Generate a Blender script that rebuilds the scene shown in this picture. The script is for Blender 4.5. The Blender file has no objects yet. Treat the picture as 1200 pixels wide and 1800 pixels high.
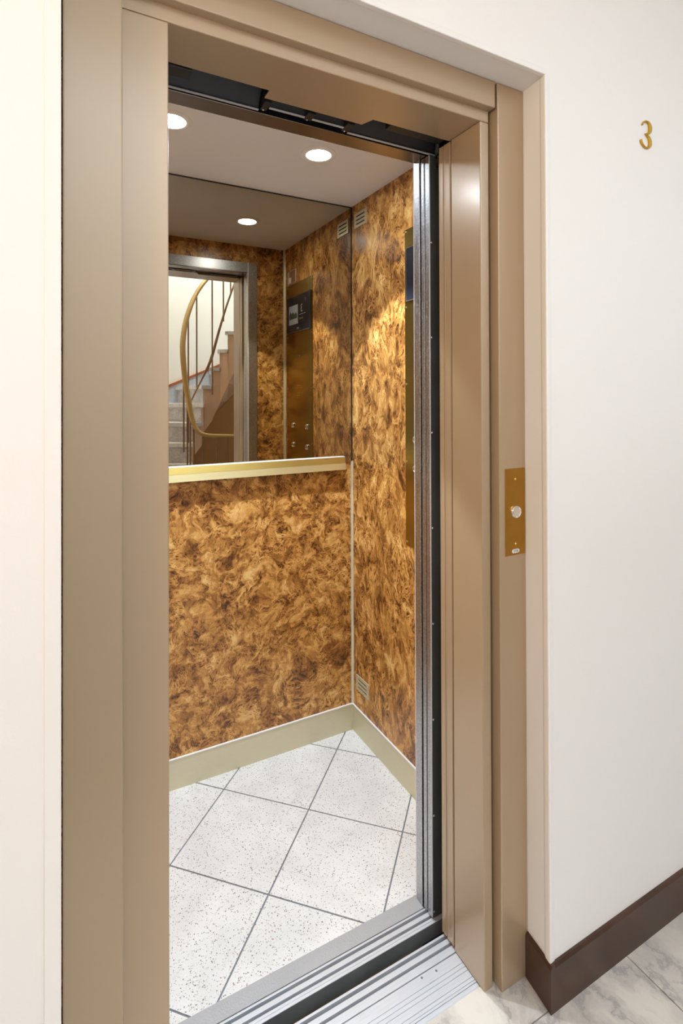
import bpy, bmesh, math, random
from mathutils import Vector, Matrix
random.seed(7)
PI = math.pi
S = bpy.context.scene
COL = S.collection

# ------------------------------------------------------------------ camera
F_PX, YAW, PITCH, ROLL, CY, EYE = 934.32, 0.488502, 0.00623219, -0.00332013, 691.125, 1.38
fwd = Vector((math.sin(YAW)*math.cos(PITCH), math.cos(YAW)*math.cos(PITCH), math.sin(PITCH)))
r0 = Vector((math.cos(YAW), -math.sin(YAW), 0)); u0 = r0.cross(fwd)
rt = math.cos(ROLL)*r0 + math.sin(ROLL)*u0; up = -math.sin(ROLL)*r0 + math.cos(ROLL)*u0
cam_d = bpy.data.cameras.new('camera'); cam = bpy.data.objects.new('camera', cam_d); COL.objects.link(cam)
cam_d.sensor_fit = 'HORIZONTAL'; cam_d.sensor_width = 36.0; cam_d.lens = F_PX/1200*36
cam_d.shift_y = -(900-CY)/1200
cam_d.clip_start = 0.01
m = Matrix((rt, up, -fwd)).transposed().to_4x4(); m.translation = Vector((0, 0, EYE)); cam.matrix_world = m
S.camera = cam

# ------------------------------------------------------------------ world, light, exposure
W = bpy.data.worlds.new('world'); S.world = W; W.use_nodes = True
W.node_tree.nodes['Background'].inputs[0].default_value = (0.8, 0.9, 1.0, 1)
W.node_tree.nodes['Background'].inputs[1].default_value = 0.02
S.view_settings.view_transform = 'Standard'; S.view_settings.look = 'None'
S.view_settings.exposure = 0.0; S.view_settings.gamma = 1.0; S.view_settings.use_curve_mapping = False
try:
    S.cycles.sample_clamp_indirect = 6.0; S.cycles.use_denoising = True
    S.cycles.max_bounces = 10; S.cycles.caustics_reflective = True
except Exception:
    pass

def area(name, loc, target, sx, sy, power, color, shape='RECTANGLE'):
    d = bpy.data.lights.new(name, 'AREA'); d.shape = shape; d.size = sx; d.size_y = sy
    d.energy = power; d.color = color
    o = bpy.data.objects.new(name, d); COL.objects.link(o); o.location = loc
    o.rotation_euler = (Vector(target)-Vector(loc)).to_track_quat('-Z', 'Y').to_euler()
    return o
# the stairwell's skylight, high over the flight, and an added, unseen lamp for warm light from the left
area('stairwell_skylight', (1.15, -1.05, 4.15), (1.15, -1.15, 0), 1.1, 0.9, 116, (0.74, 0.87, 1.0))
area('added_lamp_light', (-1.405, -.15, 2.02), (0, -.15, 2.02), 0.22, 0.26, 18, (1.0, 0.71, 0.45))
LAMP_EMIT, LAMP_SPOT = 200.0, 68.0
LAMP_COL = (0.80, 0.90, 1.0)

# ------------------------------------------------------------------ materials
def srgb(r, g, b):
    f = lambda c: (c/255/12.92) if c/255 <= .04045 else ((c/255+.055)/1.055)**2.4
    return (f(r), f(g), f(b), 1)
def newmat(name):
    mt = bpy.data.materials.new(name); mt.use_nodes = True
    nt = mt.node_tree; return mt, nt, nt.nodes['Principled BSDF']
def N(nt, t, **kw):
    n = nt.nodes.new('ShaderNode'+t)
    for k, v in kw.items():
        if k.startswith('_'): setattr(n, k[1:], v)
        else: n.inputs[k.replace('__', ' ')].default_value = v
    return n
def ramp(nt, stops, src, interp='LINEAR'):
    n = nt.nodes.new('ShaderNodeValToRGB'); cr = n.color_ramp; cr.interpolation = interp
    while len(cr.elements) < len(stops): cr.elements.new(0.5)
    for e, (p, c) in zip(cr.elements, stops): e.position = p; e.color = c if len(c) == 4 else (*c, 1)
    nt.links.new(src, n.inputs[0]); return n.outputs[0]
def g(v): return (v, v, v, 1)
def bump(nt, b, src, strength, dist=0.001):
    n = N(nt, 'Bump', Strength=strength, Distance=dist); nt.links.new(src, n.inputs['Height'])
    nt.links.new(n.outputs[0], b.inputs['Normal'])
def mathn(nt, op, a, bb, clamp=False):
    n = nt.nodes.new('ShaderNodeMath'); n.operation = op; n.use_clamp = clamp
    for i, v in enumerate((a, bb)):
        if hasattr(v, 'is_output'): nt.links.new(v, n.inputs[i])
        else: n.inputs[i].default_value = v
    return n.outputs[0]
def mix(nt, fac, a, bb, mode='MIX'):
    n = nt.nodes.new('ShaderNodeMix'); n.data_type = 'RGBA'; n.blend_type = mode
    for s, v in ((n.inputs[0], fac), (n.inputs[6], a), (n.inputs[7], bb)):
        if hasattr(v, 'is_output'): nt.links.new(v, s)
        else: s.default_value = v
    return n.outputs[2]
def vmath(nt, op, a, bb=None, scale=None):
    n = nt.nodes.new('ShaderNodeVectorMath'); n.operation = op
    for i, v in enumerate((a, bb)):
        if v is None: continue
        if hasattr(v, 'is_output'): nt.links.new(v, n.inputs[i])
        else: n.inputs[i].default_value = v
    if scale is not None: n.inputs['Scale'].default_value = scale
    return n.outputs[0]
def coords(nt): return N(nt, 'TexCoord').outputs['Object']
def noise(nt, vec, scale, detail=4, rough=.55, dist=0.0):
    n = N(nt, 'TexNoise', Scale=scale, Detail=detail, Roughness=rough, Distortion=dist)
    nt.links.new(vec, n.inputs['Vector']); return n

def simple(name, col, rough=.5, metal=0.0, grain=0.0, gscale=400, var=0.0, vscale=6, spec=.5, coat=0.0, aniso=0.0):
    mt, nt, b = newmat(name)
    b.inputs['Base Color'].default_value = col if len(col) == 4 else (*col, 1)
    b.inputs['Roughness'].default_value = rough; b.inputs['Metallic'].default_value = metal
    b.inputs['Specular IOR Level'].default_value = spec; b.inputs['Coat Weight'].default_value = coat
    b.inputs['Coat Roughness'].default_value = .22
    v = coords(nt)
    if var:
        n = noise(nt, v, vscale, 5)
        nt.links.new(mix(nt, 1.0, col, ramp(nt, [(.3, g(1-var)), (.7, g(1+var*.3))], n.outputs[0]), 'MULTIPLY'), b.inputs['Base Color'])
        nt.links.new(ramp(nt, [(.3, g(rough*.85)), (.7, g(min(1, rough*1.15)))], n.outputs[0]), b.inputs['Roughness'])
    if grain:
        bump(nt, b, noise(nt, v, gscale, 2).outputs[0], grain)
    return mt

def brushed(name, col, rough=.35, axis=(1, 1, 1), metal=1.0, amt=.12, b_str=.05):
    mt, nt, b = newmat(name)
    v = vmath(nt, 'MULTIPLY', coords(nt), axis)
    n = noise(nt, v, 30, 4, .6)
    nt.links.new(mix(nt, 1.0, col, ramp(nt, [(.3, g(1-amt)), (.7, g(1))], n.outputs[0]), 'MULTIPLY'), b.inputs['Base Color'])
    b.inputs['Metallic'].default_value = metal; b.inputs['Roughness'].default_value = rough
    bump(nt, b, n.outputs[0], b_str, .0005)
    return mt

def spangle(name, col, rough):                      # galvanised steel
    mt, nt, b = newmat(name); v = coords(nt)
    vo = N(nt, 'TexVoronoi', Scale=330.0); nt.links.new(v, vo.inputs['Vector'])
    n = noise(nt, v, 160, 3)
    f = mathn(nt, 'MULTIPLY', N_sep(nt, vo.outputs['Color']), n.outputs[0])
    nt.links.new(mix(nt, 1.0, col, ramp(nt, [(.05, g(.72)), (.5, g(1.05))], f), 'MULTIPLY'), b.inputs['Base Color'])
    b.inputs['Metallic'].default_value = 1.0
    nt.links.new(ramp(nt, [(.0, g(rough-.08)), (.6, g(rough+.12))], f), b.inputs['Roughness'])
    bump(nt, b, n.outputs[0], .12, .0006)
    return mt
def N_sep(nt, c):
    n = nt.nodes.new('ShaderNodeSeparateColor'); nt.links.new(c, n.inputs[0]); return n.outputs[0]

def burl(name, off, vs_=1.0):                       # burr-wood laminate
    mt, nt, b = newmat(name)
    v = vmath(nt, 'SCALE', vmath(nt, 'MULTIPLY', vmath(nt, 'ADD', coords(nt), off), (1.0, 1.0, vs_)), scale=1.8)
    w1 = noise(nt, v, 3.6, 3, .5).outputs['Color']
    v1 = vmath(nt, 'ADD', v, vmath(nt, 'SCALE', vmath(nt, 'SUBTRACT', w1, (.5, .5, .5)), scale=.24))
    w2 = noise(nt, v1, 12, 3, .5).outputs['Color']
    v2 = vmath(nt, 'ADD', v1, vmath(nt, 'SCALE', vmath(nt, 'SUBTRACT', w2, (.5, .5, .5)), scale=.095))
    w3 = noise(nt, v2, 36, 2, .5).outputs['Color']
    v3 = vmath(nt, 'ADD', v2, vmath(nt, 'SCALE', vmath(nt, 'SUBTRACT', w3, (.5, .5, .5)), scale=.032))
    fl = noise(nt, v3, 14, 7, .62, .5).outputs[0]                                   # flame figure
    big = noise(nt, v1, 6.0, 4, .55).outputs[0]                                      # clouds of dark and light
    fine = noise(nt, vmath(nt, 'MULTIPLY', v3, (1.0, 1.0, .4)), 105, 5, .72, .5).outputs[0]   # fine fibre
    lines = mathn(nt, 'SINE', mathn(nt, 'MULTIPLY', fl, 62.0), 0)
    t = mathn(nt, 'ADD', mathn(nt, 'MULTIPLY', fl, 1.15), mathn(nt, 'MULTIPLY', big, .55))
    t = mathn(nt, 'ADD', t, mathn(nt, 'MULTIPLY', mathn(nt, 'SUBTRACT', fine, .5), .30))
    t = mathn(nt, 'ADD', t, mathn(nt, 'MULTIPLY', lines, .016))
    t = mathn(nt, 'SUBTRACT', t, .37)
    vo = N(nt, 'TexVoronoi', Scale=38.0, Randomness=1.0); nt.links.new(v2, vo.inputs['Vector'])
    eye = ramp(nt, [(.10, g(1)), (.24, g(.25)), (.34, g(.6)), (.50, g(0))], vo.outputs['Distance'])
    vo2 = N(nt, 'TexVoronoi', Scale=72.0, Randomness=1.0); nt.links.new(v2, vo2.inputs['Vector'])
    pin = ramp(nt, [(.08, g(1)), (.36, g(.0))], vo2.outputs['Distance'])
    clus = ramp(nt, [(.38, g(.08)), (.56, g(1))], noise(nt, v1, 7.5, 3, .5).outputs[0])
    e = mathn(nt, 'MULTIPLY', mathn(nt, 'ADD', mathn(nt, 'MULTIPLY', eye, .26), mathn(nt, 'MULTIPLY', pin, .42)), clus)
    t = mathn(nt, 'SUBTRACT', t, e, True)
    c = ramp(nt, [(.10, srgb(56, 31, 14)), (.26, srgb(108, 66, 30)), (.40, srgb(160, 107, 50)), (.54, srgb(203, 149, 78)), (.72, srgb(232, 191, 124))], t)
    nt.links.new(c, b.inputs['Base Color'])
    b.inputs['Roughness'].default_value = .30; b.inputs['Specular IOR Level'].default_value = .5
    return mt

def terrazzo(name):
    mt, nt, b = newmat(name); v = coords(nt)
    w = noise(nt, v, 300, 2).outputs['Color']
    vw = vmath(nt, 'ADD', v, vmath(nt, 'SCALE', vmath(nt, 'SUBTRACT', w, (.5, .5, .5)), scale=.0035))
    col = ramp(nt, [(.35, srgb(212, 211, 209)), (.65, srgb(226, 225, 223))], noise(nt, v, 9, 4).outputs[0])
    gr = noise(nt, v, 420, 3, .7).outputs[0]
    col = mix(nt, ramp(nt, [(.40, g(.0)), (.66, g(.55))], gr), col, srgb(196, 192, 184))
    for sc, thr, size, a, c2 in ((215.0, .84, .36, srgb(150, 134, 114), srgb(112, 106, 98)), (320.0, .80, .38, srgb(178, 166, 148), srgb(140, 138, 134)), (185.0, .945, .34, srgb(92, 84, 76), srgb(160, 126, 94))):
        vo = N(nt, 'TexVoronoi', Scale=sc); nt.links.new(vw, vo.inputs['Vector'])
        sep = nt.nodes.new('ShaderNodeSeparateColor'); nt.links.new(vo.outputs['Color'], sep.inputs[0])
        pick = mathn(nt, 'GREATER_THAN', sep.outputs[0], thr)
        near = ramp(nt, [(size-.08, g(1)), (size+.05, g(0))], vo.outputs['Distance'])
        chip = mix(nt, sep.outputs[1], a, c2)
        col = mix(nt, mathn(nt, 'MULTIPLY', pick, near), col, chip)
    nt.links.new(col, b.inputs['Base Color'])
    b.inputs['Roughness'].default_value = .55; b.inputs['Specular IOR Level'].default_value = .35
    return mt

def marble(name, base, vein, scale=3.0, amount=.8, rough=.3):
    mt, nt, b = newmat(name); v = coords(nt)
    w = noise(nt, v, scale, 6, .6).outputs['Color']
    v1 = vmath(nt, 'ADD', v, vmath(nt, 'SCALE', vmath(nt, 'SUBTRACT', w, (.5, .5, .5)), scale=.35))
    n = noise(nt, vmath(nt, 'MULTIPLY', v1, (1.0, .55, 1.0)), scale*2.6, 8, .62).outputs[0]
    a = mathn(nt, 'ABSOLUTE', mathn(nt, 'SUBTRACT', n, .5), 0)
    veins = ramp(nt, [(.0, g(amount)), (.03, g(amount*.45)), (.12, g(0))], a)
    cloud = ramp(nt, [(.35, g(0)), (.75, g(.55))], noise(nt, v1, scale*1.3, 5).outputs[0])
    c = mix(nt, cloud, base, mix(nt, .5, base, vein))
    c = mix(nt, veins, c, vein)
    nt.links.new(c, b.inputs['Base Color']); b.inputs['Roughness'].default_value = rough
    return mt

def emit(name, col, strength):
    mt, nt, b = newmat(name)
    b.inputs['Base Color'].default_value = (*col, 1); b.inputs['Emission Color'].default_value = (*col, 1)
    b.inputs['Emission Strength'].default_value = strength
    return mt

M = {}
M['wall'] = simple('white_plaster', srgb(242, 239, 235), .62, grain=.12, gscale=260)
M['wall_bright'] = simple('white_stairwell_plaster', srgb(246, 245, 243), .7, grain=.1, gscale=200)
M['taupe'] = simple('taupe_lacquer', srgb(177, 153, 123), .34, metal=.15, grain=.03, gscale=900, spec=.5, coat=.7)
M['taupe_dark'] = M['taupe']
M['burl_back'] = burl('burr_laminate_back', (3.1, 7.7, 1.3))
M['burl_right'] = burl('burr_laminate_right', (9.4, 2.6, 5.2), .62)
M['burl_front'] = burl('burr_laminate_front', (5.9, 4.4, 8.8))
M['cab_ceiling'] = simple('cabin_ceiling_laminate', srgb(238, 241, 247), .36, var=.03, vscale=3)
M['champagne'] = brushed('champagne_aluminium', srgb(216, 208, 178), .42, (1, 1, 14), metal=.45, amt=.06, b_str=.02)
M['edge_highlight'] = simple('aluminium_edge_highlight', srgb(238, 238, 238), .3, metal=.1)  # near white: lamp highlights along metal edges painted into the colour
M['gold'] = brushed('gold_anodised_aluminium', srgb(192, 168, 96), .34, (.4, 14, 14), metal=.85, amt=.05, b_str=.015)
M['brass'] = brushed('dark_brass_plate', srgb(178, 134, 58), .34, (1, 30, 1.2), metal=.9, amt=.10, b_str=.03)
M['brass_panel'] = brushed('brushed_brass_panel', srgb(182, 160, 92), .26, (1, 30, .6), metal=1.0, amt=.08, b_str=.02)
M['brass_bright'] = simple('polished_brass', srgb(235, 196, 110), .2, metal=1.0)
M['steel'] = spangle('galvanised_steel', (.56, .56, .58, 1), .36)
M['steel_dark'] = simple('dark_satin_steel', (.34, .30, .285, 1), .27, metal=1.0, grain=.02)
M['alu'] = brushed('bare_aluminium', (.70, .72, .76, 1), .38, (.6, 30, 1), metal=.45, amt=.16, b_str=.04)
M['alu_dull'] = simple('worn_aluminium_groove', (.20, .205, .22, 1), .5, metal=.6, var=.35, vscale=14)
M['plate_grey'] = simple('grey_hammered_plate', srgb(165, 165, 166), .5, metal=.3, grain=.8, gscale=330)
M['black'] = simple('black_steel_and_shade', (.012, .013, .015, 1), .42)  # black parts; also stands in for shade at mirror edge and below apron
M['charcoal'] = simple('charcoal_painted_steel', (.062, .068, .072, 1), .38, var=.2, vscale=9)
M['gear_dark'] = simple('dark_oiled_steel', (.026, .029, .034, 1), .36, var=.3, vscale=10)
M['lip_grey'] = simple('grey_steel_lip', (.50, .52, .55, 1), .35, metal=.1)
M['apron_grey'] = simple('grey_painted_apron', (.15, .16, .165, 1), .45, var=.25, vscale=12)
M['rust'] = simple('rusty_steel_flange', srgb(92, 74, 56), .7, var=.3, vscale=25)
M['bezel'] = simple('dark_bronze_bezel', (.16, .14, .12, 1), .35, metal=.6)
M['chrome'] = simple('chrome', (.85, .85, .87, 1), .12, metal=1.0)
M['grout'] = simple('grey_grout', srgb(118, 121, 126), .8)
M['terrazzo'] = terrazzo('speckled_stone_tile')
M['marble'] = marble('landing_marble', srgb(214, 206, 195), srgb(122, 119, 120), 2.6, .62)
M['marble_grout'] = simple('beige_marble_joint', srgb(178, 166, 148), .8)
M['stair_marble'] = marble('stair_tread_marble', srgb(244, 244, 246), srgb(170, 172, 180), 4, .5)
M['riser_marble'] = marble('stair_riser_marble', srgb(222, 220, 222), srgb(150, 150, 156), 5, .6)
M['skirt_marble'] = marble('blue_grey_marble', srgb(206, 213, 224), srgb(160, 170, 186), 3, .4)
M['stringer'] = simple('beige_stringer_paint', srgb(230, 194, 166), .6, var=.04)
M['brownwall'] = simple('brown_understair_paint', srgb(206, 156, 104), .7, var=.05)
M['brownwood'] = simple('dark_brown_wood', srgb(76, 50, 36), .36, var=.42, vscale=9, grain=.1, gscale=120)
M['redwood'] = simple('reddish_wood_cap', srgb(176, 96, 58), .45, var=.1, vscale=10)
M['baluster'] = simple('bronze_painted_bar', srgb(150, 118, 92), .45, metal=.3)
M['rail_gold'] = simple('gold_painted_handrail', srgb(188, 156, 100), .38, metal=.35)
M['screen_glass'] = simple('black_screen_glass', (.020, .022, .032, 1), .16)
M['screen_pic'] = emit('lit_screen_sky', (.30, .36, .42), .10)
M['screen_hill'] = emit('lit_screen_trees', (.04, .06, .05), .05)
M['screen_white'] = emit('lit_screen_white', (.32, .35, .38), .12)
M['white_card'] = simple('white_card', srgb(230, 228, 222), .6)
M['card_reflection'] = simple('card_reflection', srgb(150, 108, 72), .6)  # reddish-brown reflection painted as the card's colour
M['engrave'] = simple('engraved_dark', (.03, .02, .012, 1), .6)
M['lamp_glass'] = emit('lamp_lens', LAMP_COL, LAMP_EMIT)
M['lamp_ring'] = simple('white_lamp_ring', srgb(244, 244, 244), .35, metal=0)
M['added_lens'] = emit('added_lamp_lens', (1, .85, .68), 4.0)
mt, nt, b = newmat('bronze_tinted_mirror')
b.inputs['Base Color'].default_value = (.43, .375, .285, 1); b.inputs['Metallic'].default_value = 1; b.inputs['Roughness'].default_value = 0.0
M['mirror'] = mt

# ------------------------------------------------------------------ builders
def addbox(bm, x0, x1, y0, y1, z0, z1, bev=0.0, seg=2):
    t = bmesh.new()
    bmesh.ops.create_cube(t, size=1, matrix=Matrix.Translation(((x0+x1)/2, (y0+y1)/2, (z0+z1)/2)) @ Matrix.Diagonal((abs(x1-x0), abs(y1-y0), abs(z1-z0), 1)))
    if bev: bmesh.ops.bevel(t, geom=t.edges[:], offset=bev, segments=seg, affect='EDGES', profile=.5)
    me = bpy.data.meshes.new('tmp'); t.to_mesh(me); t.free(); bm.from_mesh(me); bpy.data.meshes.remove(me)
    return bm
def BX(*a, **k): return addbox(bmesh.new(), *a, **k)
def prism(bm, pts, axis, a0, a1, bev=0.0):
    """extrude the 2-D outline pts between a0 and a1 along axis ('x': pts are y,z; 'y': x,z; 'z': x,y)"""
    mk = {'x': lambda p, a: (a, p[0], p[1]), 'y': lambda p, a: (p[0], a, p[1]), 'z': lambda p, a: (p[0], p[1], a)}[axis]
    t = bmesh.new()
    lo = [t.verts.new(mk(p, a0)) for p in pts]; hi = [t.verts.new(mk(p, a1)) for p in pts]
    t.faces.new(lo); t.faces.new(hi[::-1]); n = len(pts)
    for i in range(n): t.faces.new((lo[i], hi[i], hi[(i+1) % n], lo[(i+1) % n]))
    bmesh.ops.recalc_face_normals(t, faces=t.faces[:])
    if bev: bmesh.ops.bevel(t, geom=t.edges[:], offset=bev, segments=1, affect='EDGES')
    me = bpy.data.meshes.new('tmp'); t.to_mesh(me); t.free(); bm.from_mesh(me); bpy.data.meshes.remove(me)
    return bm
def lathe(bm, prof, centre, axis='z', n=32, flip=1):
    """profile of (r, h) turned round an axis through centre"""
    c = Vector(centre); rings = []
    for r, hh in prof:
        ring = []
        for i in range(n):
            a = 2*PI*i/n; u, v = r*math.cos(a), r*math.sin(a); hh2 = hh*flip
            p = {'z': (u, v, hh2), 'x': (hh2, u, v), 'y': (u, hh2, v)}[axis]
            ring.append(bm.verts.new(c+Vector(p)))
        rings.append(ring)
    for a_, b_ in zip(rings, rings[1:]):
        for i in range(n): bm.faces.new((a_[i], a_[(i+1) % n], b_[(i+1) % n], b_[i]))
    for ring in (rings[0], rings[-1]):
        try: bm.faces.new(ring)
        except ValueError: pass
    bmesh.ops.recalc_face_normals(bm, faces=bm.faces[:])
    return bm
def tube(bm, path, ax, az, n=10):
    """oval bar along path; half-width ax across, half-height az up"""
    P_ = [Vector(p) for p in path]; rings = []
    for i, p in enumerate(P_):
        d = (P_[min(i+1, len(P_)-1)]-P_[max(i-1, 0)]).normalized()
        side = d.cross(Vector((0, 0, 1)));  side = side.normalized() if side.length > 1e-4 else Vector((1, 0, 0))
        u = side.cross(d).normalized()
        rings.append([bm.verts.new(p+side*ax*math.cos(2*PI*k/n)+u*az*math.sin(2*PI*k/n)) for k in range(n)])
    for a_, b_ in zip(rings, rings[1:]):
        for k in range(n): bm.faces.new((a_[k], a_[(k+1) % n], b_[(k+1) % n], b_[k]))
    bm.faces.new(rings[0]); bm.faces.new(rings[-1])
    bmesh.ops.recalc_face_normals(bm, faces=bm.faces[:])
    return bm
def smooth_path(P_, k=4):
    P_ = [Vector(p) for p in P_]; out = []
    for i in range(len(P_)-1):
        p0, p1, p2, p3 = P_[max(i-1, 0)], P_[i], P_[i+1], P_[min(i+2, len(P_)-1)]
        for j in range(k):
            t = j/k
            out.append(.5*((2*p1)+(p2-p0)*t+(2*p0-5*p1+4*p2-p3)*t*t+(3*p1-p0-3*p2+p3)*t**3))
    out.append(P_[-1]); return out

BASE = {}
def root_base(p):
    while p is not None:
        if p.name in BASE: return BASE[p.name]
        p = p.parent
    return Vector((0, 0, 0))
def obj(name, bm, mat, parent=None, smooth=False, label=None, kind=None):
    """link the bmesh (world coordinates) as one mesh object, under parent if given"""
    b0 = root_base(parent)
    if b0.length: bmesh.ops.translate(bm, verts=bm.verts[:], vec=-b0)
    me = bpy.data.meshes.new(name); bm.to_mesh(me); bm.free()
    me.materials.append(M[mat] if isinstance(mat, str) else mat)
    if smooth:
        for p in me.polygons: p.use_smooth = True
        if smooth == 'auto':
            try: me.set_sharp_from_angle(angle=math.radians(35))
            except Exception: pass
    o = bpy.data.objects.new(name, me); COL.objects.link(o)
    if parent is not None: o.parent = parent
    if label: o['label'] = label
    if kind: o['kind'] = kind
    return o
def thing(name, label, cat, loc, group=None):
    o = bpy.data.objects.new(name, None); COL.objects.link(o); o.location = loc; o.empty_display_size = .05
    BASE[o.name] = Vector(loc); o['label'] = label; o['category'] = cat
    if group: o['group'] = group
    return o
def tag(o, label, cat, group=None):
    o['label'] = label; o['category'] = cat
    if group: o['group'] = group
    return o
def struct(name, bm, mat, parent=None, **k):
    o = obj(name, bm, mat, parent, **k)
    if parent is None: o['kind'] = 'structure'
    return o
def dup(root, loc, label, group=None):
    r = root.copy(); COL.objects.link(r); r.location = loc; r['label'] = label
    if group: r['group'] = group
    for ch in list(root.children):
        c = ch.copy(); COL.objects.link(c); c.parent = r
        for gch in list(ch.children):
            d = gch.copy(); COL.objects.link(d); d.parent = c
    return r
def pcopy(o, offset):
    c = o.copy(); COL.objects.link(c); c.parent = o.parent; c.location = Vector(o.location)+Vector(offset); return c
def textmesh(body, size, extrude, rot, loc, sx=1.0, bold=0.0, space=1.0):
    cu = bpy.data.curves.new('txt', 'FONT'); cu.body = body; cu.size = size; cu.extrude = extrude
    cu.offset = bold; cu.space_character = space
    cu.align_x = 'CENTER'; cu.align_y = 'CENTER'
    o = bpy.data.objects.new('txt', cu); COL.objects.link(o)
    dg = bpy.context.evaluated_depsgraph_get(); me = bpy.data.meshes.new_from_object(o.evaluated_get(dg))
    bm = bmesh.new(); bm.from_mesh(me); bpy.data.objects.remove(o); bpy.data.curves.remove(cu); bpy.data.meshes.remove(me)
    bmesh.ops.transform(bm, matrix=Matrix.Translation(loc) @ rot @ Matrix.Diagonal((sx, 1, 1, 1)), verts=bm.verts[:])
    return bm
ROT_FRONT = Matrix.Rotation(PI/2, 4, 'X')                                    # reads facing -Y
ROT_RIGHTWALL = Matrix.Rotation(-PI/2, 4, 'Z') @ Matrix.Rotation(PI/2, 4, 'X')   # reads facing -X

# key planes (metres)
YW, YP, YF, YJ = .845, .920, .940, 1.0448          # landing wall, outer posts, inner frame, back of jamb
XL, XR = .1659, .8685                              # clear opening
RL, RR, RB, ZR = .003, .977, .9885, 2.113                     # recess in the wall
ZH = 2.0235                                        # clear height
CL, CR, CB, CF, CZ = -.045, 1.079, 1.9374, 1.187, 2.170   # cabin inside: left, right, back, front, ceiling

# ================================================================== SETTING: landing
bm = bmesh.new()
addbox(bm, -1.5, RL, YW, 1.04, -.05, 2.95); prism(bm, [(RR, YW), (2.8, YW), (2.8, 1.04), (RB, 1.04), (RB, YP+.01)], 'z', -.05, ZR); addbox(bm, RL, 2.8, YW, 1.04, ZR, 2.95)
struct('wall_front', bm, 'wall')
struct('wall_left', BX(-1.6, -1.5, -1.82, 1.04, -.05, 2.95), 'wall')
struct('wall_right', BX(2.8, 2.9, -1.9, 1.04, -1.6, 4.3), 'wall')
bm = bmesh.new(); addbox(bm, -1.6, 2.8, -1.90, -1.77, -1.6, 4.3); addbox(bm, -1.6, -.25, -1.77, -.42, 2.8, 4.3)
addbox(bm, -.25, 2.8, -.42, -.35, 2.95, 4.3)
struct('wall_back', bm, 'wall_bright')
bm = bmesh.new(); addbox(bm, -1.6, 2.8, -.42, 1.04, 2.70, 2.95); addbox(bm, -1.6, -.25, -1.77, -.42, 2.70, 2.80); addbox(bm, -.3, 2.9, -1.9, -.35, 4.30, 4.36)
struct('ceiling', bm, 'wall')
# landing floor: slab with an opening for the stairwell, marble tiles laid on it
bm = bmesh.new(); addbox(bm, -1.6, 2.8, -.36, 1.0, -.20, -.006); addbox(bm, -1.6, .92, -1.77, -.36, -.20, -.006)
floor = struct('floor', bm, 'marble_grout')
random.seed(3)
TX, TY, TS, GAP = 1.2345, .845, .40, .0011
for i in range(-4, 3):
    for j in range(-4, 1):
        x0, x1 = TX+(i-1)*TS+GAP, TX+i*TS-GAP; y0, y1 = TY+(j-1)*TS+GAP, TY+j*TS-GAP
        if y1 < -.36 and x1 > .92: continue
        tl = obj('marble_tile', BX(x0, x1, y0, y1, -.012, random.uniform(-.0004, .0004), bev=.0006, seg=1), 'marble', floor)
# threshold pieces of marble inside the recess
for x0, x1 in ((RL, .4325), (.4347, RB)):
    obj('marble_tile', BX(x0, x1, .8461, .9552, -.012, 0, bev=.0005, seg=1), 'marble', floor)
# baseboard: dark brown wood, returns into the recess
bm = bmesh.new()
prof = [(YW, 0), (YW-.0095, 0), (YW-.0095, .098), (YW-.0055, .104), (YW, .104)]
t0 = RR-.004
prism(bm, prof, 'x', RR+.0041, 2.8)
rp = bmesh.new(); prism(rp, [(RR+.004, 0), (t0-.006, 0), (t0-.006, .098), (t0-.002, .104), (RR+.004, .104)], 'y', YW-.0095, YP)
for v_ in rp.verts:
    if v_.co.y > YW: v_.co.x += RB-RR
me_ = bpy.data.meshes.new('tmp'); rp.to_mesh(me_); rp.free(); bm.from_mesh(me_)
struct('baseboard_right', bm, 'brownwood')
struct('baseboard_left', prism(bmesh.new(), prof, 'x', -1.5, RL-.001), 'brownwood')
# plaster corner beads round the recess
def bead(x, s):
    b_ = bmesh.new()
    pts = [(x+s*.012, YW+.0002), (x+s*.012, YW-.0012), (x, YW-.0026), (x-s*.0030, YW-.0018), (x-s*.0036, YW+.001), (x-s*.0016, YW+.012), (x+s*.0030, YW+.020), (x+s*.0040, YW+.0002)]
    prism(b_, pts, 'z', .104, ZR-.0036); return b_
struct('trim_1', bead(RR, 1), 'wall'); 
bl = bmesh.new(); addbox(bl, RL-.021, RL, YW-.0028, YW+.002, .104, 2.70, bev=.0012); struct('trim_2', bl, 'wall')
bt = bmesh.new(); addbox(bt, RL, RR, YW-.002, YW+.010, ZR-.0035, ZR+.010, bev=.0018); struct('trim_3', bt, 'wall')
# body of the added, unseen wall lamp (its light is set at the top)
lm = thing('added_wall_lamp', 'added square wall lamp for warm light, out of view on the landing side wall', 'lamp', (-1.5, -.15, 2.02))
obj('back_plate', BX(-1.5, -1.47, -.29, -.01, 1.88, 2.16, bev=.004), 'lamp_ring', lm)
obj('diffuser', BX(-1.4702, -1.412, -.275, -.025, 1.895, 2.145, bev=.012), 'added_lens', lm)

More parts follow.
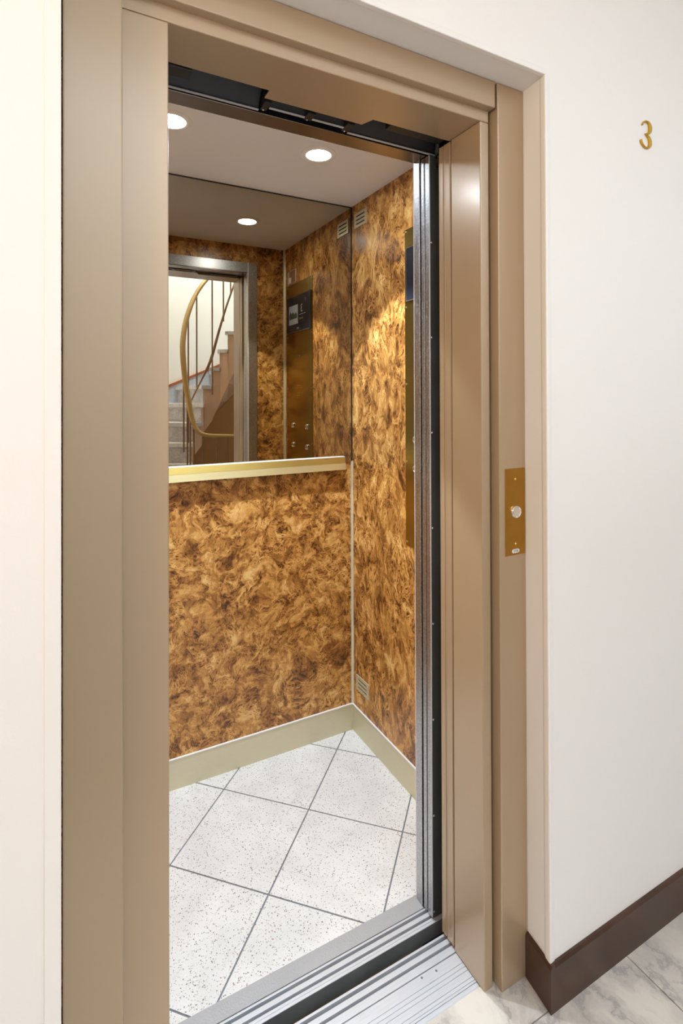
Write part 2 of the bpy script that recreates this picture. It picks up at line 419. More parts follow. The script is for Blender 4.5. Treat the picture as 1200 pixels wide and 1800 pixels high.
# ================================================================== SETTING: door frame on the landing
df = thing('door_frame', 'taupe painted metal door frame around the elevator entrance', 'door frame', (.517, .95, 0))
def dpart(name, bm, mat='taupe', label=None): return obj(name, bm, mat, df, label=label)
B_ = .0022
dpart('outer_post', BX(RL+.002, .0908, YP, 1.035, 0, ZR-.001, bev=B_))
dpart('outer_post', BX(.9040, RB-.001, YP, 1.035, 0, ZR-.001, bev=B_))
dpart('jamb', BX(.080, XL, YF, YJ, 0, ZH-.0005, bev=B_))
dpart('jamb', BX(XR, .8942, YF, YJ, 0, ZH-.0005, bev=B_))
dpart('groove_back', BX(.893, .9045, .956, 1.034, 0, ZR-.002))
hb = bmesh.new()
addbox(hb, .080, .8942, YF, 1.0545, ZH, 2.062, bev=B_)
dpart('header', hb)
tb = bmesh.new(); prism(tb, [(.391, 1.050), (.391, 1.0850), (.633, 1.0850), (.645, 1.0556), (.645, 1.050)], 'z', ZH+.0003, ZH+.004)
dpart('header_tab', tb)
dpart('header_casing', BX(.092, .8967, YP, 1.0, 2.0505, ZR-.001, bev=B_))
dpart('header_back', BX(.05, 1.0, .99, 1.034, 2.04, ZR-.002), 'taupe')

# ================================================================== landing side doors (slid open to the side)
def screw_bm(c, axis, r=.0035, hgt=.0018, flip=1):
    return lathe(bmesh.new(), [(r, 0), (r*.95, hgt*.6), (r*.6, hgt), (.0004, hgt*.9)], c, axis, 12, flip)
for (y0, y1), lab in (((1.0495, 1.0735), 'taupe sliding landing door leaf, its edge next to the frame jamb'), ((1.0758, 1.0938), 'taupe sliding landing door leaf, its edge behind the other leaf over the sill gap')):
    d = thing('landing_door_leaf', lab, 'door', (XR, (y0+y1)/2, .006))
    obj('leaf_panel', BX(XR+.0004, 1.52, y0, y1, .0065, 2.022, bev=.0022), 'taupe', d)
    obj('edge_lip', BX(XR-.0002, XR+.004, y1-.0045, y1-.0005, .0065, 2.022, bev=.001), 'taupe', d)
    obj('hanger_plate', BX(1.0, 1.4, y0+.006, y1-.006, 2.022, 2.09), 'black', d)
    obj('guide_shoe', BX(.92, .99, y0+.010, y0+.0145, -.006, .0065), 'black', d)

# ================================================================== sills
ls = thing('landing_sill', 'ribbed aluminium landing sill with two guide grooves at the entrance floor', 'sill', (.517, 1.02, 0))
def lstrip(name, y0, y1, z0, z1, mat, bev=.0004): return obj(name, BX(.05, 1.52, y0, y1, z0, z1, bev=bev, seg=1), mat, ls)
tread_y = [.9665, .9720, .9800, .9962, 1.0055, 1.0149, 1.0405]
ys = [.9565]+tread_y
for a_, b_ in zip(ys, ys[1:]):
    obj('tread_strip', BX(XL-.06 if a_ > .94 else XL, XR+.0, a_+.0004, b_-.0004, -.012, .0003 if a_ > .957 else -.0004, bev=.0004, seg=1), 'alu', ls)
obj('nosing', BX(XL, XR, .9555, .9573, -.012, -.0008, bev=.0005, seg=1), 'alu', ls)
lstrip('rail', 1.0429, 1.0596, -.012, 0, 'alu'); lstrip('rail', 1.0664, 1.0783, -.012, 0, 'alu'); lstrip('rail', 1.0864, 1.0920, -.022, 0, 'alu')
lstrip('groove_floor', 1.0590, 1.0670, -.016, -.010, 'alu_dull'); lstrip('groove_floor', 1.0780, 1.0866, -.016, -.010, 'alu_dull')
lstrip('bed', .958, 1.0915, -.024, -.0125, 'alu_dull')
for x_, y_ in ((.800, 1.0300), (.760, 1.0340), (.58, 1.012)):
    obj('screw', screw_bm((x_, y_, 0), 'z', .0028, .0008), 'alu_dull', ls)
cs = thing('cabin_sill', 'aluminium cabin sill with two door grooves and grey apron above the shaft gap', 'sill', (.517, 1.15, 0))
def cstrip(name, y0, y1, z0, z1, mat, x0=-.06, x1=1.36, bev=.0004): return obj(name, BX(x0, x1, y0, y1, z0, z1, bev=bev, seg=1), mat, cs)
cstrip('rail', 1.1260, 1.1328, -.0016, 0, 'alu'); cstrip('rail', 1.1334, 1.1398, -.012, 0, 'alu')
cstrip('rail', 1.1466, 1.1575, -.012, 0, 'alu'); cstrip('rail', 1.1652, 1.1700, -.012, 0, 'alu')
cstrip('groove_floor', 1.1390, 1.1470, -.016, -.010, 'alu_dull'); cstrip('groove_floor', 1.1570, 1.1655, -.016, -.010, 'alu_dull')
cstrip('bed', 1.1275, 1.1720, -.024, -.0125, 'alu_dull')
cstrip('apron', 1.1263, 1.1285, -.040, -.0017, 'apron_grey'); cstrip('apron_flange', 1.1235, 1.1285, -.044, -.040, 'rust', x1=.83)
cstrip('void_shade', 1.1300, 1.1320, -.30, -.044, 'black')  # black sheet standing in for the dark void below the apron
th = bmesh.new(); prism(th, [(.1172, 1.2115), (.1172, 1.200), (.1662, 1.1712), (.8678, 1.1712), (.8678, 1.1770), (.8690, 1.200), (.8690, 1.2115)], 'z', -.012, .0012)
obj('threshold_plate', th, 'plate_grey', cs)

# ================================================================== SETTING: cabin shell
slab = BX(CL-.03, CR+.03, 1.172, CB+.03, -.06, -.0022)
cfl = struct('floor_cabin', slab, 'grout')
def clip(poly, ax, val, keep_less):
    out = []
    for i in range(len(poly)):
        p, q = poly[i], poly[(i+1) % len(poly)]
        ip = (p[ax] <= val) == keep_less; iq = (q[ax] <= val) == keep_less
        if ip: out.append(p)
        if ip != iq:
            t = (val-p[ax])/(q[ax]-p[ax]); out.append(tuple(p[k]+t*(q[k]-p[k]) for k in (0, 1)))
    return out
TC, HD, JG = (.7368, 1.6300), .2243, .0033          # a tile corner, half diagonal, half joint (along the diagonal)
for i in range(-6, 7):
    for j in range(-6, 7):
        cx = TC[0]+(i+j)*HD; cy = TC[1]+(i-j)*HD+HD
        poly = [(cx, cy-HD+JG), (cx+HD-JG, cy), (cx, cy+HD-JG), (cx-HD+JG, cy)]
        for ax, val, less in ((0, CL, False), (0, CR, True), (1, 1.2118, False), (1, CB, True)):
            poly = clip(poly, ax, val, less)
            if len(poly) < 3: break
        if len(poly) < 3: continue
        ar = abs(sum(poly[k][0]*poly[(k+1) % len(poly)][1]-poly[(k+1) % len(poly)][0]*poly[k][1] for k in range(len(poly))))/2
        if ar < 2e-4: continue
        obj('tile', prism(bmesh.new(), poly, 'z', -.010, random.uniform(-.0002, .0002)), 'terrazzo', cfl)
ZS, TSK = .1086, .0045
struct('wall_cabin_back', BX(CL-.03, CR+.03, CB, CB+.03, -.01, CZ+.03), 'burl_back')
struct('wall_cabin_right', BX(CR, CR+.03, CF-.01, CB, -.01, CZ+.03), 'burl_right')
struct('wall_cabin_left', BX(CL-.03, CL, CF-.01, CB, -.01, CZ+.03), 'burl_right')
bm = bmesh.new(); addbox(bm, .917, CR, CF-.010, CF, -.01, CZ+.03); addbox(bm, CL, .117, CF-.010, CF, -.01, CZ+.03); addbox(bm, .117, .917, CF-.010, CF, 2.060, CZ+.03)
struct('wall_cabin_front', bm, 'burl_front')
struct('ceiling_cabin', BX(CL-.03, CR+.03, CF-.012, CB+.03, CZ, CZ+.03), 'cab_ceiling')
def skirting(name, bmb, bmt):
    o = struct(name, bmb, 'champagne'); e = obj('top_edge', bmt, 'edge_highlight', o); return o  # top edge painted paler for the lamp light it catches
e_ = .0065
skirting('baseboard_cabin_back', BX(CL, CR, CB-TSK, CB, 0, ZS-.003), BX(CL, CR, CB-e_, CB, ZS-.003, ZS+.0005, bev=.0008))
skirting('baseboard_cabin_right', BX(CR-TSK, CR, 1.203, CB-TSK, 0, ZS-.003), BX(CR-e_, CR, 1.203, CB-e_+.0012, ZS-.003, ZS+.0005, bev=.0008))
skirting('baseboard_cabin_left', BX(CL, CL+TSK, 1.203, CB-TSK, 0, ZS-.003), BX(CL, CL+e_, 1.203, CB-e_+.0012, ZS-.003, ZS+.0005, bev=.0008))
ZM = 1.1131
def corner(bm, x, y, sx, sy, z0, z1, w=.0075):
    prism(bm, [(x, y), (x+sx*w, y), (x+sx*w*.8, y+sy*w*.35), (x+sx*w*.35, y+sy*w*.8), (x, y+sy*w)], 'z', z0, z1); return bm
struct('trim_4', corner(bmesh.new(), CR, CB, -1, -1, ZS+.0006, ZM), 'champagne')
struct('trim_5', corner(bmesh.new(), CR, CF, -1, 1, 0, CZ, .010), 'champagne')
struct('trim_6', corner(bmesh.new(), CL, CF, 1, 1, 0, CZ, .010), 'champagne')
struct('trim_7', corner(bmesh.new(), CL, CB, 1, -1, ZS+.0006, ZM), 'champagne')

# ------------------------------------------------------------------ cabin door surround, leaves and gear
cd = thing('cabin_door_surround', 'galvanised steel surround framing the doorway on the cabin side', 'door frame', (.517, 1.19, 0))
obj('jamb', BX(XR-.0010, .917, 1.1768, 1.2028, .0012, 2.0780, bev=.0012), 'steel', cd)
obj('jamb', BX(.117, XL+.0010, 1.1768, 1.2028, .0012, 2.0780, bev=.0012), 'steel', cd)
obj('edge_bead', BX(XR-.0016, XR+.0010, 1.2024, 1.2042, .0012, 2.0780, bev=.0006), 'edge_highlight', cd)
obj('head', BX(XL+.0012, XR-.0012, 1.1768, 1.2010, ZH+.003, 2.0780, bev=.0012), 'steel', cd)
obj('head_underside', BX(XL, XR, 1.147, 1.1990, ZH, ZH+.0030, bev=.0006), 'steel_dark', cd)
obj('head_cover', BX(-.06, 1.40, 1.1475, 1.1765, ZH+.003, 2.20), 'black', cd)
for z_ in (2.02, 1.0, .1):
    obj('screw', screw_bm((.893, 1.2028, z_), 'y', .0035, .0016, 1), 'steel', cd)
zs_list = [.007+.2528*k for k in range(9)]
for (y0, y1), lab, front in (((1.1345, 1.1532), 'steel cabin door leaf with dark screwed face beside the shaft gap', True), ((1.1572, 1.1712), 'plain steel cabin door leaf, edge between screwed leaf and door surround', False)):
    d = thing('cabin_door_leaf', lab, 'door', (XR, (y0+y1)/2, .004))
    obj('leaf_panel', BX(XR+.0004, 1.36, y0+(.0012 if front else 0), y1, .0035, 2.0225, bev=.0016), 'steel', d)
    if front:
        obj('dark_face', BX(XR+.0022, 1.36, y0-.0004, y0+.0012, .0035, 2.0215), 'charcoal', d, label='dark grey face plate')
        obj('rubber_edge', BX(XR-.0008, XR+.0022, y0-.0016, y0+.0012, .012, 2.020, bev=.0007), 'alu', d)
        s0 = None
        for z_ in zs_list:
            if s0 is None: s0 = obj('screw', screw_bm((XR+.0065, y0-.0004, z_+.012), 'y', .0034, .0020, -1), 'chrome', d, smooth='auto')
            else: pcopy(s0, (0, 0, z_-zs_list[0]))
# door gear seen in the slot over the doorway
hg = thing('door_operator', 'black door operator rail with grey lips in the slot above the doorway', 'door gear', (.517, 1.12, ZH))
obj('rail', BX(-.10, 1.40, 1.088, 1.112, 2.060, 2.125, bev=.002), 'gear_dark', hg)
obj('housing', BX(-.10, 1.40, 1.040, 1.1470, 2.128, 2.190), 'black', hg)
def lip(x0, x1, y0, y1, ztop):
    b_ = bmesh.new(); prism(b_, [(y1-.0012, ZH+.0015), (y1, ZH+.0015), (y1, ZH+.006), (y0+.002, ztop), (y0, ztop), (y1-.0012, ZH+.005)], 'x', x0, x1)
    obj('cover_plate', b_, 'gear_dark', hg)
    obj('lip', BX(x0, x1, y1-.0060, y1+.0002, ZH-.0006, ZH+.0016, bev=.0004), 'lip_grey', hg)
lip(-.05, .395, 1.088, 1.139, 2.085); lip(.414, .500, 1.088, 1.121, 2.070); lip(.519, .602, 1.088, 1.121, 2.070); lip(.622, 1.10, 1.088, 1.138, 2.080)
obj('bracket', BX(.500, .519, 1.095, 1.126, ZH-.0004, 2.08, bev=.001), 'black', hg)
obj('bracket', BX(.397, .412, 1.095, 1.132, ZH-.0004, 2.08, bev=.001), 'black', hg)
obj('bracket', BX(.602, .620, 1.095, 1.132, ZH-.0002, 2.08, bev=.001), 'black', hg)
obj('coupler', BX(.10, .232, 1.0575, 1.0925, ZH-.002, 2.058, bev=.0015), 'black', hg)
obj('rear_strip', BX(.233, .388, 1.058, 1.074, 2.044, 2.056), 'lip_grey', hg)
obj('coupler', BX(.700, .862, 1.060, 1.0865, ZH+.004, 2.085, bev=.0015), 'black', hg)
for x_, y_ in ((.404, 1.130), (.509, 1.124), (.611, 1.130), (.83, 1.134)):
    obj('screw', screw_bm((x_, y_, ZH-.0004), 'z', .0026, .0016, -1), 'chrome', hg, smooth='auto')
obj('roller_arm', tube(bmesh.new(), [(.883, 1.122, 1.985), (.883, 1.122, 2.03), (.878, 1.108, 2.045), (.872, 1.10, 2.05)], .006, .006, 10), 'charcoal', hg, smooth=True)

# ------------------------------------------------------------------ cabin: mirror, handrail, lamps, vents
mi = thing('wall_mirror', 'bronze tinted wall mirror covering upper half of the cabin back wall', 'mirror', (.517, CB, ZM))
obj('glass', BX(CL+.006, CR-.0058, CB-.0042, CB-.0002, ZM, CZ-.0050, bev=.0006, seg=1), 'mirror', mi)
for a in ((CR-.0056, CR-.0006, ZM, CZ-.0005), (CL+.0006, CL+.0056, ZM, CZ-.0005), (CL+.0058, CR-.0058, CZ-.0046, CZ-.0005)):
    obj('edge_gap_shade', BX(a[0], a[1], CB-.0045, CB-.0002, a[2], a[3]), 'black', mi)  # black strips painting the dark gap and reflection along the mirror edge
rl = thing('handrail', 'slim gold aluminium handrail bar across the cabin back wall under the mirror', 'handrail', (.517, CB, 1.08))
yb_ = CB-.0045
b_ = bmesh.new()
x0, x1 = .014, 1.034
for pr, nm, mt_ in (([(CB-.024, 1.108), (CB-.0262, 1.1085), (CB-.0205, 1.1325), (CB-.0185, 1.1325)], 'upper_band', 'gold'),
                    ([(CB-.024, 1.1080), (CB-.0262, 1.1080), (CB-.0300, 1.0820), (CB-.0275, 1.0815)], 'lower_band', 'champ_gold'),
                    ([(CB-.0046, 1.1325), (CB-.0205, 1.1325), (CB-.0205, 1.1345), (CB-.0046, 1.1345)], 'top_plate', 'edge_highlight')):
    if mt_ not in M: M[mt_] = brushed('pale_gold_aluminium', srgb(228, 216, 164), .36, (.4, 14, 14), metal=.8, amt=.05, b_str=.015)
    obj(nm, prism(bmesh.new(), pr, 'x', x0, x1), mt_, rl)
for x_ in (.10, .94):
    obj('bracket', BX(x_, x_+.02, CB-.022, CB-.0046, 1.116, 1.1325), 'gold', rl)
# lamps
LY = 1.5615
lp = thing('ceiling_light', 'round recessed spotlight in the cabin ceiling nearer the control panel', 'light', (.748, LY, CZ), 'recessed cabin ceiling lights')
obj('ring', lathe(bmesh.new(), [(.0400, -.0005), (.0400, -.0035), (.0440, -.0045), (.0540, -.0040), (.0570, -.0022), (.0578, 0)], (.748, LY, CZ), n=40), 'lamp_ring', lp, smooth='auto')
obj('lens', lathe(bmesh.new(), [(.0005, -.0012), (.0385, -.0012), (.0395, -.0005)], (.748, LY, CZ), n=40), 'lamp_glass', lp)
lp2 = dup(lp, (.283, LY, CZ), 'round recessed spotlight in the cabin ceiling, half hidden by the frame', 'recessed cabin ceiling lights')
for x_ in (.748, .283):
    d = bpy.data.lights.new('spot', 'SPOT'); d.energy = LAMP_SPOT; d.color = LAMP_COL; d.spot_size = math.radians(78); d.spot_blend = .14; d.shadow_soft_size = .022
    o = bpy.data.objects.new('spot', d); COL.objects.link(o); o.location = (x_, LY, CZ-.012)
# vents
vt = thing('vent_grille', 'small champagne three slot vent high in the cabin corner beside the mirror', 'vent', (CR, 1.859, 2.100), 'cabin wall vents')
vb = bmesh.new()
y0, y1, z0, z1 = 1.809, 1.908, 2.0705, 2.130
slots = [2.0845, 2.1003, 2.1160]; sh = .0030
zz = [z0]+[v for s_ in slots for v in (s_-sh, s_+sh)]+[z1]
for k in range(0, len(zz), 2): addbox(vb, CR-.0035, CR, y0, y1, zz[k], zz[k+1])
for s_ in slots:
    addbox(vb, CR-.0035, CR, y0, y0+.015, s_-sh, s_+sh); addbox(vb, CR-.0035, CR, y1-.015, y1, s_-sh, s_+sh)
bmesh.ops.remove_doubles(vb, verts=vb.verts[:], dist=1e-5)
obj('face_plate', vb, 'champagne', vt)
obj('slot_backing', BX(CR-.0004, CR+.0004, y0+.014, y1-.014, z0+.006, z1-.006), 'engrave', vt)
dup(vt, (CR, 1.8565, .212), 'small champagne three slot vent low in the cabin corner above the skirting', 'cabin wall vents')

# ------------------------------------------------------------------ control panel
PX = CR-.0022
cp = thing('control_panel', 'tall brass elevator control panel on the cabin side wall with black screen', 'control panel', (CR, 1.382, 1.41))
obj('plate', BX(PX, CR, 1.2165, 1.5475, .857, 1.9655, bev=.0006, seg=1), 'brass_panel', cp)
SX = CR-.009
sc = obj('screen', BX(SX, PX, 1.236, 1.5305, 1.712, 1.896, bev=.0015), 'screen_glass', cp, label='black glass screen')
fr = bmesh.new()
for a in ((1.2352, 1.5313, 1.7105, 1.7135), (1.2352, 1.5313, 1.8945, 1.8975), (1.2352, 1.2375, 1.7135, 1.8945), (1.5290, 1.5313, 1.7135, 1.8945)):
    addbox(fr, SX-.0004, PX, *a)
obj('bezel', fr, 'bezel', sc)
x_ = SX-.0006
obj('picture_frame', BX(x_, SX, 1.268, 1.385, 1.752, 1.850), 'screen_white', sc)
obj('picture', BX(x_-.0004, x_, 1.274, 1.379, 1.780, 1.844), 'screen_pic', sc)
obj('picture_trees', prism(bmesh.new(), [(1.275, 1.781), (1.378, 1.781), (1.378, 1.800), (1.360, 1.812), (1.345, 1.802), (1.325, 1.818), (1.305, 1.806), (1.29, 1.822), (1.275, 1.806)], 'x', x_-.0008, x_-.0004), 'screen_hill', sc)
obj('digit', textmesh('3', .055, .0002, ROT_RIGHTWALL, (x_, 1.432, 1.822)), 'screen_white', sc)
obj('rule', BX(x_, SX, 1.40, 1.48, 1.793, 1.795), 'screen_white', sc)
obj('caption', BX(x_, SX, 1.40, 1.452, 1.768, 1.778), 'bezel', sc)
obj('arrow', prism(bmesh.new(), [(1.478, 1.872), (1.470, 1.862), (1.4745, 1.862), (1.4745, 1.852), (1.4815, 1.852), (1.4815, 1.862), (1.486, 1.862)], 'x', x_, SX), 'bezel', sc)
obj('badge', textmesh('OTIS', .014, .0002, ROT_RIGHTWALL, (x_, 1.385, 1.727)), 'screen_white', sc)
s0 = None
for y_ in (1.2325, 1.5405):
    for z_ in (1.956, 1.6915, 1.4225, 1.152, .872):
        if s0 is None: s0 = obj('screw', screw_bm((PX, y_, z_), 'x', .0036, .0020, -1), 'chrome', cp, smooth='auto'); p0 = Vector((0, y_, z_))
        else: pcopy(s0, Vector((0, y_, z_))-p0)
bt0 = None
for y_ in (1.3090, 1.4820):
    for z_ in (1.232, 1.132):
        if bt0 is None:
            bt0 = obj('button', lathe(bmesh.new(), [(.0150, 0), (.0150, .004), (.0135, .0065), (.0115, .0068), (.0105, .0050), (.0004, .0042)], (PX, y_, z_), 'x', 28, -1), 'chrome', cp, smooth='auto'); q0 = Vector((0, y_, z_))
        else: pcopy(bt0, Vector((0, y_, z_))-q0)
obj('engraved_line', BX(PX-.0003, PX+.0002, 1.331, 1.454, 1.5875, 1.5905), 'engrave', cp)
obj('key_pin', screw_bm((PX, 1.390, 1.589), 'x', .004, .002, -1), 'chrome', cp)
eb = bmesh.new(); random.seed(11)
for r_ in range(6):
    yy = 1.356
    while yy < 1.418:
        w_ = random.uniform(.003, .009)
        if random.random() < .6: addbox(eb, PX-.0003, PX+.0001, yy, yy+w_, 1.435-r_*.0125, 1.4385-r_*.0125)
        yy += w_+.004
obj('engraved_text', eb, 'brass_bright', cp, kind='stuff')
np_ = thing('notice_plate', 'small framed notice card above the control panel near the cabin doorway', 'notice', (CR, 1.29, 2.0))
obj('frame', BX(CR-.003, CR, 1.236, 1.342, 1.972, 2.040, bev=.0008, seg=1), 'lip_grey', np_)
obj('card', BX(CR-.0036, CR-.003, 1.262, 1.338, 1.975, 2.037), 'card_reflection', np_)
obj('card_corner', BX(CR-.0040, CR-.0036, 1.250, 1.285, 1.976, 2.006), 'white_card', np_)

# ------------------------------------------------------------------ call button and floor number on the landing
cb = thing('call_button_panel', 'brass call button plate on the frame post beside the elevator doorway', 'call button', (.9525, YP, 1.1065))
PY = YP-.0016
obj('plate', BX(.9203, .9840, PY, YP, 1.0045, 1.2087, bev=.0005, seg=1), 'brass', cb)
BC = .9522
bt = obj('button', lathe(bmesh.new(), [(.0152, 0), (.0152, .0035), (.0138, .0055), (.0122, .0058), (.0112, .0046), (.006, .0036), (.0004, .0032)], (BC, PY, 1.1066), 'y', 36, -1), 'chrome', cb, smooth='auto')
for z_ in (1.1832, 1.0308):
    obj('screw', lathe(bmesh.new(), [(.0032, 0), (.0030, .0012), (.0018, .0022), (.0003, .0025)], (BC, PY, z_), 'y', 14, -1), 'brass_bright', cb, smooth='auto')
bd = bmesh.new(); pts = []
for k in range(20):
    a = 2*PI*k/20; sgn = 1 if math.cos(a) > 0 else -1
    pts.append((BC+sgn*.0070+.0045*math.cos(a), 1.0140+.0045*math.sin(a)))
prism(bd, pts, 'y', PY-.0008, PY)
bdg = obj('badge', bd, 'lip_badge', cb) if 'lip_badge' in M else obj('badge', bd, 'lamp_ring', cb)
obj('badge_text', textmesh('OTIS', .0078, .0002, ROT_FRONT, (BC, PY-.0010, 1.0140), sx=.85, bold=.0001, space=1.12), 'black', bdg)
# the brass numeral
cl = [(-.44, .60, .05), (-.36, .76, .09), (-.16, .92, .12), (.10, .98, .11), (.36, .90, .22), (.50, .68, .31), (.50, .44, .30), (.36, .22, .22), (.16, .08, .10), (-.06, .03, .04)]
c2 = [(-.10, .06, .03), (.10, -.02, .12), (.34, -.16, .24), (.48, -.40, .32), (.46, -.64, .29), (.30, -.86, .18), (.08, -.965, .09), (-.20, -.93, .10), (-.44, -.78, .16), (-.56, -.62, .20), (-.585, -.52, .16), (-.58, -.47, .06)]
def stroke(bm, st, cx, cz, s_, y0, y1):
    P_ = [Vector((p[0], p[1])) for p in st]; W_ = [p[2] for p in st]
    ps, ws = [], []
    for i in range(len(P_)-1):
        for j in range(5):
            t = j/5; p0, p1, p2, p3 = P_[max(i-1, 0)], P_[i], P_[i+1], P_[min(i+2, len(P_)-1)]
            ps.append(.5*((2*p1)+(p2-p0)*t+(2*p0-5*p1+4*p2-p3)*t*t+(3*p1-p0-3*p2+p3)*t**3)); ws.append(W_[i]*(1-t)+W_[i+1]*t)
    ps.append(P_[-1]); ws.append(W_[-1])
    rows = []
    for i, p in enumerate(ps):
        d = (ps[min(i+1, len(ps)-1)]-ps[max(i-1, 0)]).normalized(); nrm = Vector((-d.y, d.x)); hw = ws[i]/2; inb = max(hw-.06, hw*.35)
        q = lambda off, y: bm.verts.new((cx+(p.x+nrm.x*off)*s_, y, cz+(p.y+nrm.y*off)*s_))
        rows.append([q(hw, y1), q(hw, y0+.0012), q(inb, y0), q(-inb, y0), q(-hw, y0+.0012), q(-hw, y1)])
    for a_, b2 in zip(rows, rows[1:]):
        for k in range(6): bm.faces.new((a_[k], a_[(k+1) % 6], b2[(k+1) % 6], b2[k]))
    bm.faces.new(rows[0]); bm.faces.new(rows[-1])
    bmesh.ops.recalc_face_normals(bm, faces=bm.faces[:])
nb = bmesh.new(); stroke(nb, cl, 1.3445, 2.0565, .0355, YW-.0055, YW+.0001); stroke(nb, c2, 1.3445, 2.0565, .0355, YW-.0053, YW+.0001)
tag(obj('floor_number', nb, 'brass_num' if 'brass_num' in M else simple('gold_painted_numeral', srgb(190, 150, 44), .4, metal=.35)), 'gold numeral three fixed to the white landing wall', 'number')

# ================================================================== STAIRCASE behind the camera (seen in the mirror)
st = thing('staircase', 'winding marble staircase with beige side wall, seen in the cabin mirror', 'staircase', (1.3, -.9, 0))
inner = {1: (1.13, -.36, 165), 2: (1.055, -.375, 178), 3: (1.0, -.43, 186), 4: (.965, -.52, 192), 5: (.952, -.615, 200), 6: (.978, -.705, 208), 7: (1.022, -.812, 218), 8: (1.120, -.893, 238),
         9: (1.157, -.990, 264), 10: (1.234, -.995, 284), 11: (1.308, -.985, 290), 12: (1.368, -.93, 295), 13: (1.44, -.88, 300), 14: (1.52, -.84, 305), 15: (1.60, -.81, 310)}
RISE = .165
def outer(k):
    x, y, a = inner[k]; d = Vector((math.cos(math.radians(a)), math.sin(math.radians(a))))
    L = .95
    if d.y < -1e-3: L = min(L if a < 240 else 9, (y+1.768)/-d.y)
    return (x+d.x*L, y+d.y*L)
depth = {k: .26 if k < 7 else min(.29+.065*(k-7), .48) for k in range(1, 16)}
for k in range(1, 15):
    z = RISE*k; I0, I1 = Vector(inner[k][:2]), Vector(inner[k+1][:2]); O0, O1 = Vector(outer(k)), Vector(outer(k+1))
    dirn = (I1-I0); 
    ov = .022
    n_in = (I0-O0).normalized()
    fr_ = -((I1-I0).normalized()) if (I1-I0).length > 1e-5 else Vector((0, 0))
    q = [I0+n_in*ov+fr_*ov, O0+fr_*ov, O1, I1+n_in*ov]
    obj('tread', prism(bmesh.new(), [tuple(v) for v in q], 'z', z-.032, z), 'stair_marble', st)
    zr0 = max(0, z-RISE)
    u_ = (O0-I0).normalized(); nrm = Vector((-u_.y, u_.x))
    if nrm.dot(I1-I0) < 0: nrm = -nrm
    obj('riser', prism(bmesh.new(), [tuple(I0), tuple(O0), tuple(O0+nrm*.02), tuple(I0+nrm*.02)], 'z', zr0, z-.032), 'riser_marble', st)
    # closed body of the flight under this step
    b_ = bmesh.new()
    zb0, zb1 = max(-.02, z-depth[k]-RISE*.0), max(-.02, z+RISE-depth[k+1])
    top = z-.033
    I0_, I1_ = I0+n_in*.008+nrm*.006, I1+n_in*.008+(I1-I0).normalized()*.0085
    vs = [b_.verts.new((*I0_, top)), b_.verts.new((*(O0+nrm*.006), top)), b_.verts.new((*O1, top)), b_.verts.new((*I1_, top)),
          b_.verts.new((*I0_, min(zb0, top-.02))), b_.verts.new((*(O0+nrm*.006), min(zb0, top-.02))), b_.verts.new((*O1, min(zb1, top-.01))), b_.verts.new((*I1_, min(zb1, top-.01)))]
    for f in ((0, 1, 2, 3), (7, 6, 5, 4), (0, 4, 5, 1), (1, 5, 6, 2), (2, 6, 7, 3), (3, 7, 4, 0)): b_.faces.new([vs[i] for i in f])
    bmesh.ops.recalc_face_normals(b_, faces=b_.faces[:])
    obj('string', b_, 'stringer', st)
# brown painted wall face below the flight, against the back wall and round the well
bw = bmesh.new()
for k in range(8, 15):
    x0_, x1_ = outer(k)[0], outer(k+1)[0]
    prism(bw, [(x0_, -1.2), (x1_, -1.2), (x1_, RISE*(k+1)-depth[k+1]), (x0_, RISE*k-depth[k])], 'y', -1.769, -1.745)
prism(bw, [(outer(15)[0], -1.2), (2.79, -1.2), (2.79, 2.6), (outer(15)[0], RISE*15-depth[15])], 'y', -1.769, -1.745)
obj('underside_wall', bw, 'brownwall', st, label='brown painted wall under the flight')
sk = bmesh.new()
lz = lambda x: 1.485+(x-1.003)*.430
prism(sk, [(.20, lz(.20)-.42), (2.6, lz(2.6)-.42), (2.6, lz(2.6)), (.20, lz(.20))], 'y', -1.769, -1.752)
struct('baseboard_back', sk, 'skirt_marble')
ck = bmesh.new(); prism(ck, [(.20, lz(.20)), (2.6, lz(2.6)), (2.6, lz(2.6)+.026), (.20, lz(.20)+.026)], 'y', -1.769, -1.742)
struct('trim_8', ck, 'redwood')

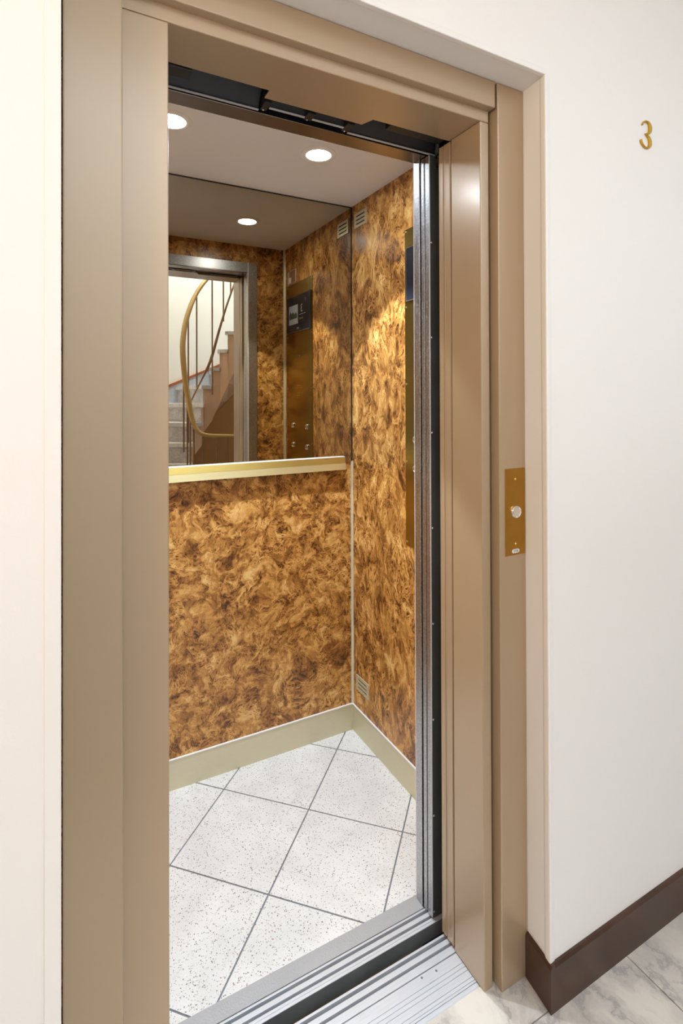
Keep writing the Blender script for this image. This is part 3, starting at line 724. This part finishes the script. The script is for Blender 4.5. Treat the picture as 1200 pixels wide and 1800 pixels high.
rg = thing('stair_railing', 'bronze baluster railing with gold handrail curving up the stairs, seen in mirror', 'railing', (.95, -.45, 0))
hr = [(2.6, -.33, 1.05), (1.9, -.325, 1.05), (1.384, -.318, 1.052), (1.244, -.313, 1.062), (1.123, -.31, 1.069), (1.027, -.304, 1.078), (.969, -.323, 1.103), (.936, -.352, 1.16), (.917, -.384, 1.245), (.908, -.422, 1.343), (.900, -.471, 1.452), (.894, -.529, 1.601), (.896, -.584, 1.743), (.907, -.634, 1.851), (.938, -.696, 1.993), (.983, -.750, 2.124), (1.044, -.808, 2.256), (1.113, -.849, 2.365), (1.181, -.881, 2.448), (1.277, -.874, 2.56), (1.374, -.845, 2.668), (1.47, -.81, 2.78), (1.56, -.785, 2.89)]
obj('handrail', tube(bmesh.new(), smooth_path(hr, 4), .023, .017, 12), 'rail_gold', rg, smooth=True, label='gold handrail')
lb = [(.915, -.53, 1.10), (.95, -.604, 1.294), (1.017, -.737, 1.394), (1.134, -.901, 1.557), (1.214, -.936, 1.714), (1.278, -.900, 1.972), (1.326, -.828, 2.186), (1.366, -.715, 2.374)]
obj('lower_bar', tube(bmesh.new(), smooth_path(lb, 4), .005, .013, 8), 'baluster', rg, smooth=True)
for x_, y_, zt, zb in ((1.193, -.312, 1.06, -.15), (1.100, -.309, 1.065, -.15), (.993, -.314, 1.085, 0), (.933, -.354, 1.16, .0), (.914, -.392, 1.26, .16), (.904, -.452, 1.40, .16), (.899, -.566, 1.69, .93), (.972, -.737, 2.09, .99), (1.062, -.820, 2.29, 1.44), (1.213, -.880, 2.48, 1.40), (1.311, -.865, 2.595, 2.06), (1.372, -.845, 2.665, 2.30),
                       (1.29, -.315, 1.055, -.15), (1.385, -.318, 1.05, -.15), (1.48, -.32, 1.05, -.15), (1.58, -.322, 1.05, -.15), (1.68, -.323, 1.05, -.15), (1.78, -.324, 1.05, -.15), (1.88, -.325, 1.05, -.15), (2.0, -.326, 1.05, -.15)):
    obj('baluster', lathe(bmesh.new(), [(.0002, zb), (.0068, zb), (.0068, zt), (.0002, zt)], (x_, y_, 0), 'z', 10), 'baluster', rg, smooth='auto')
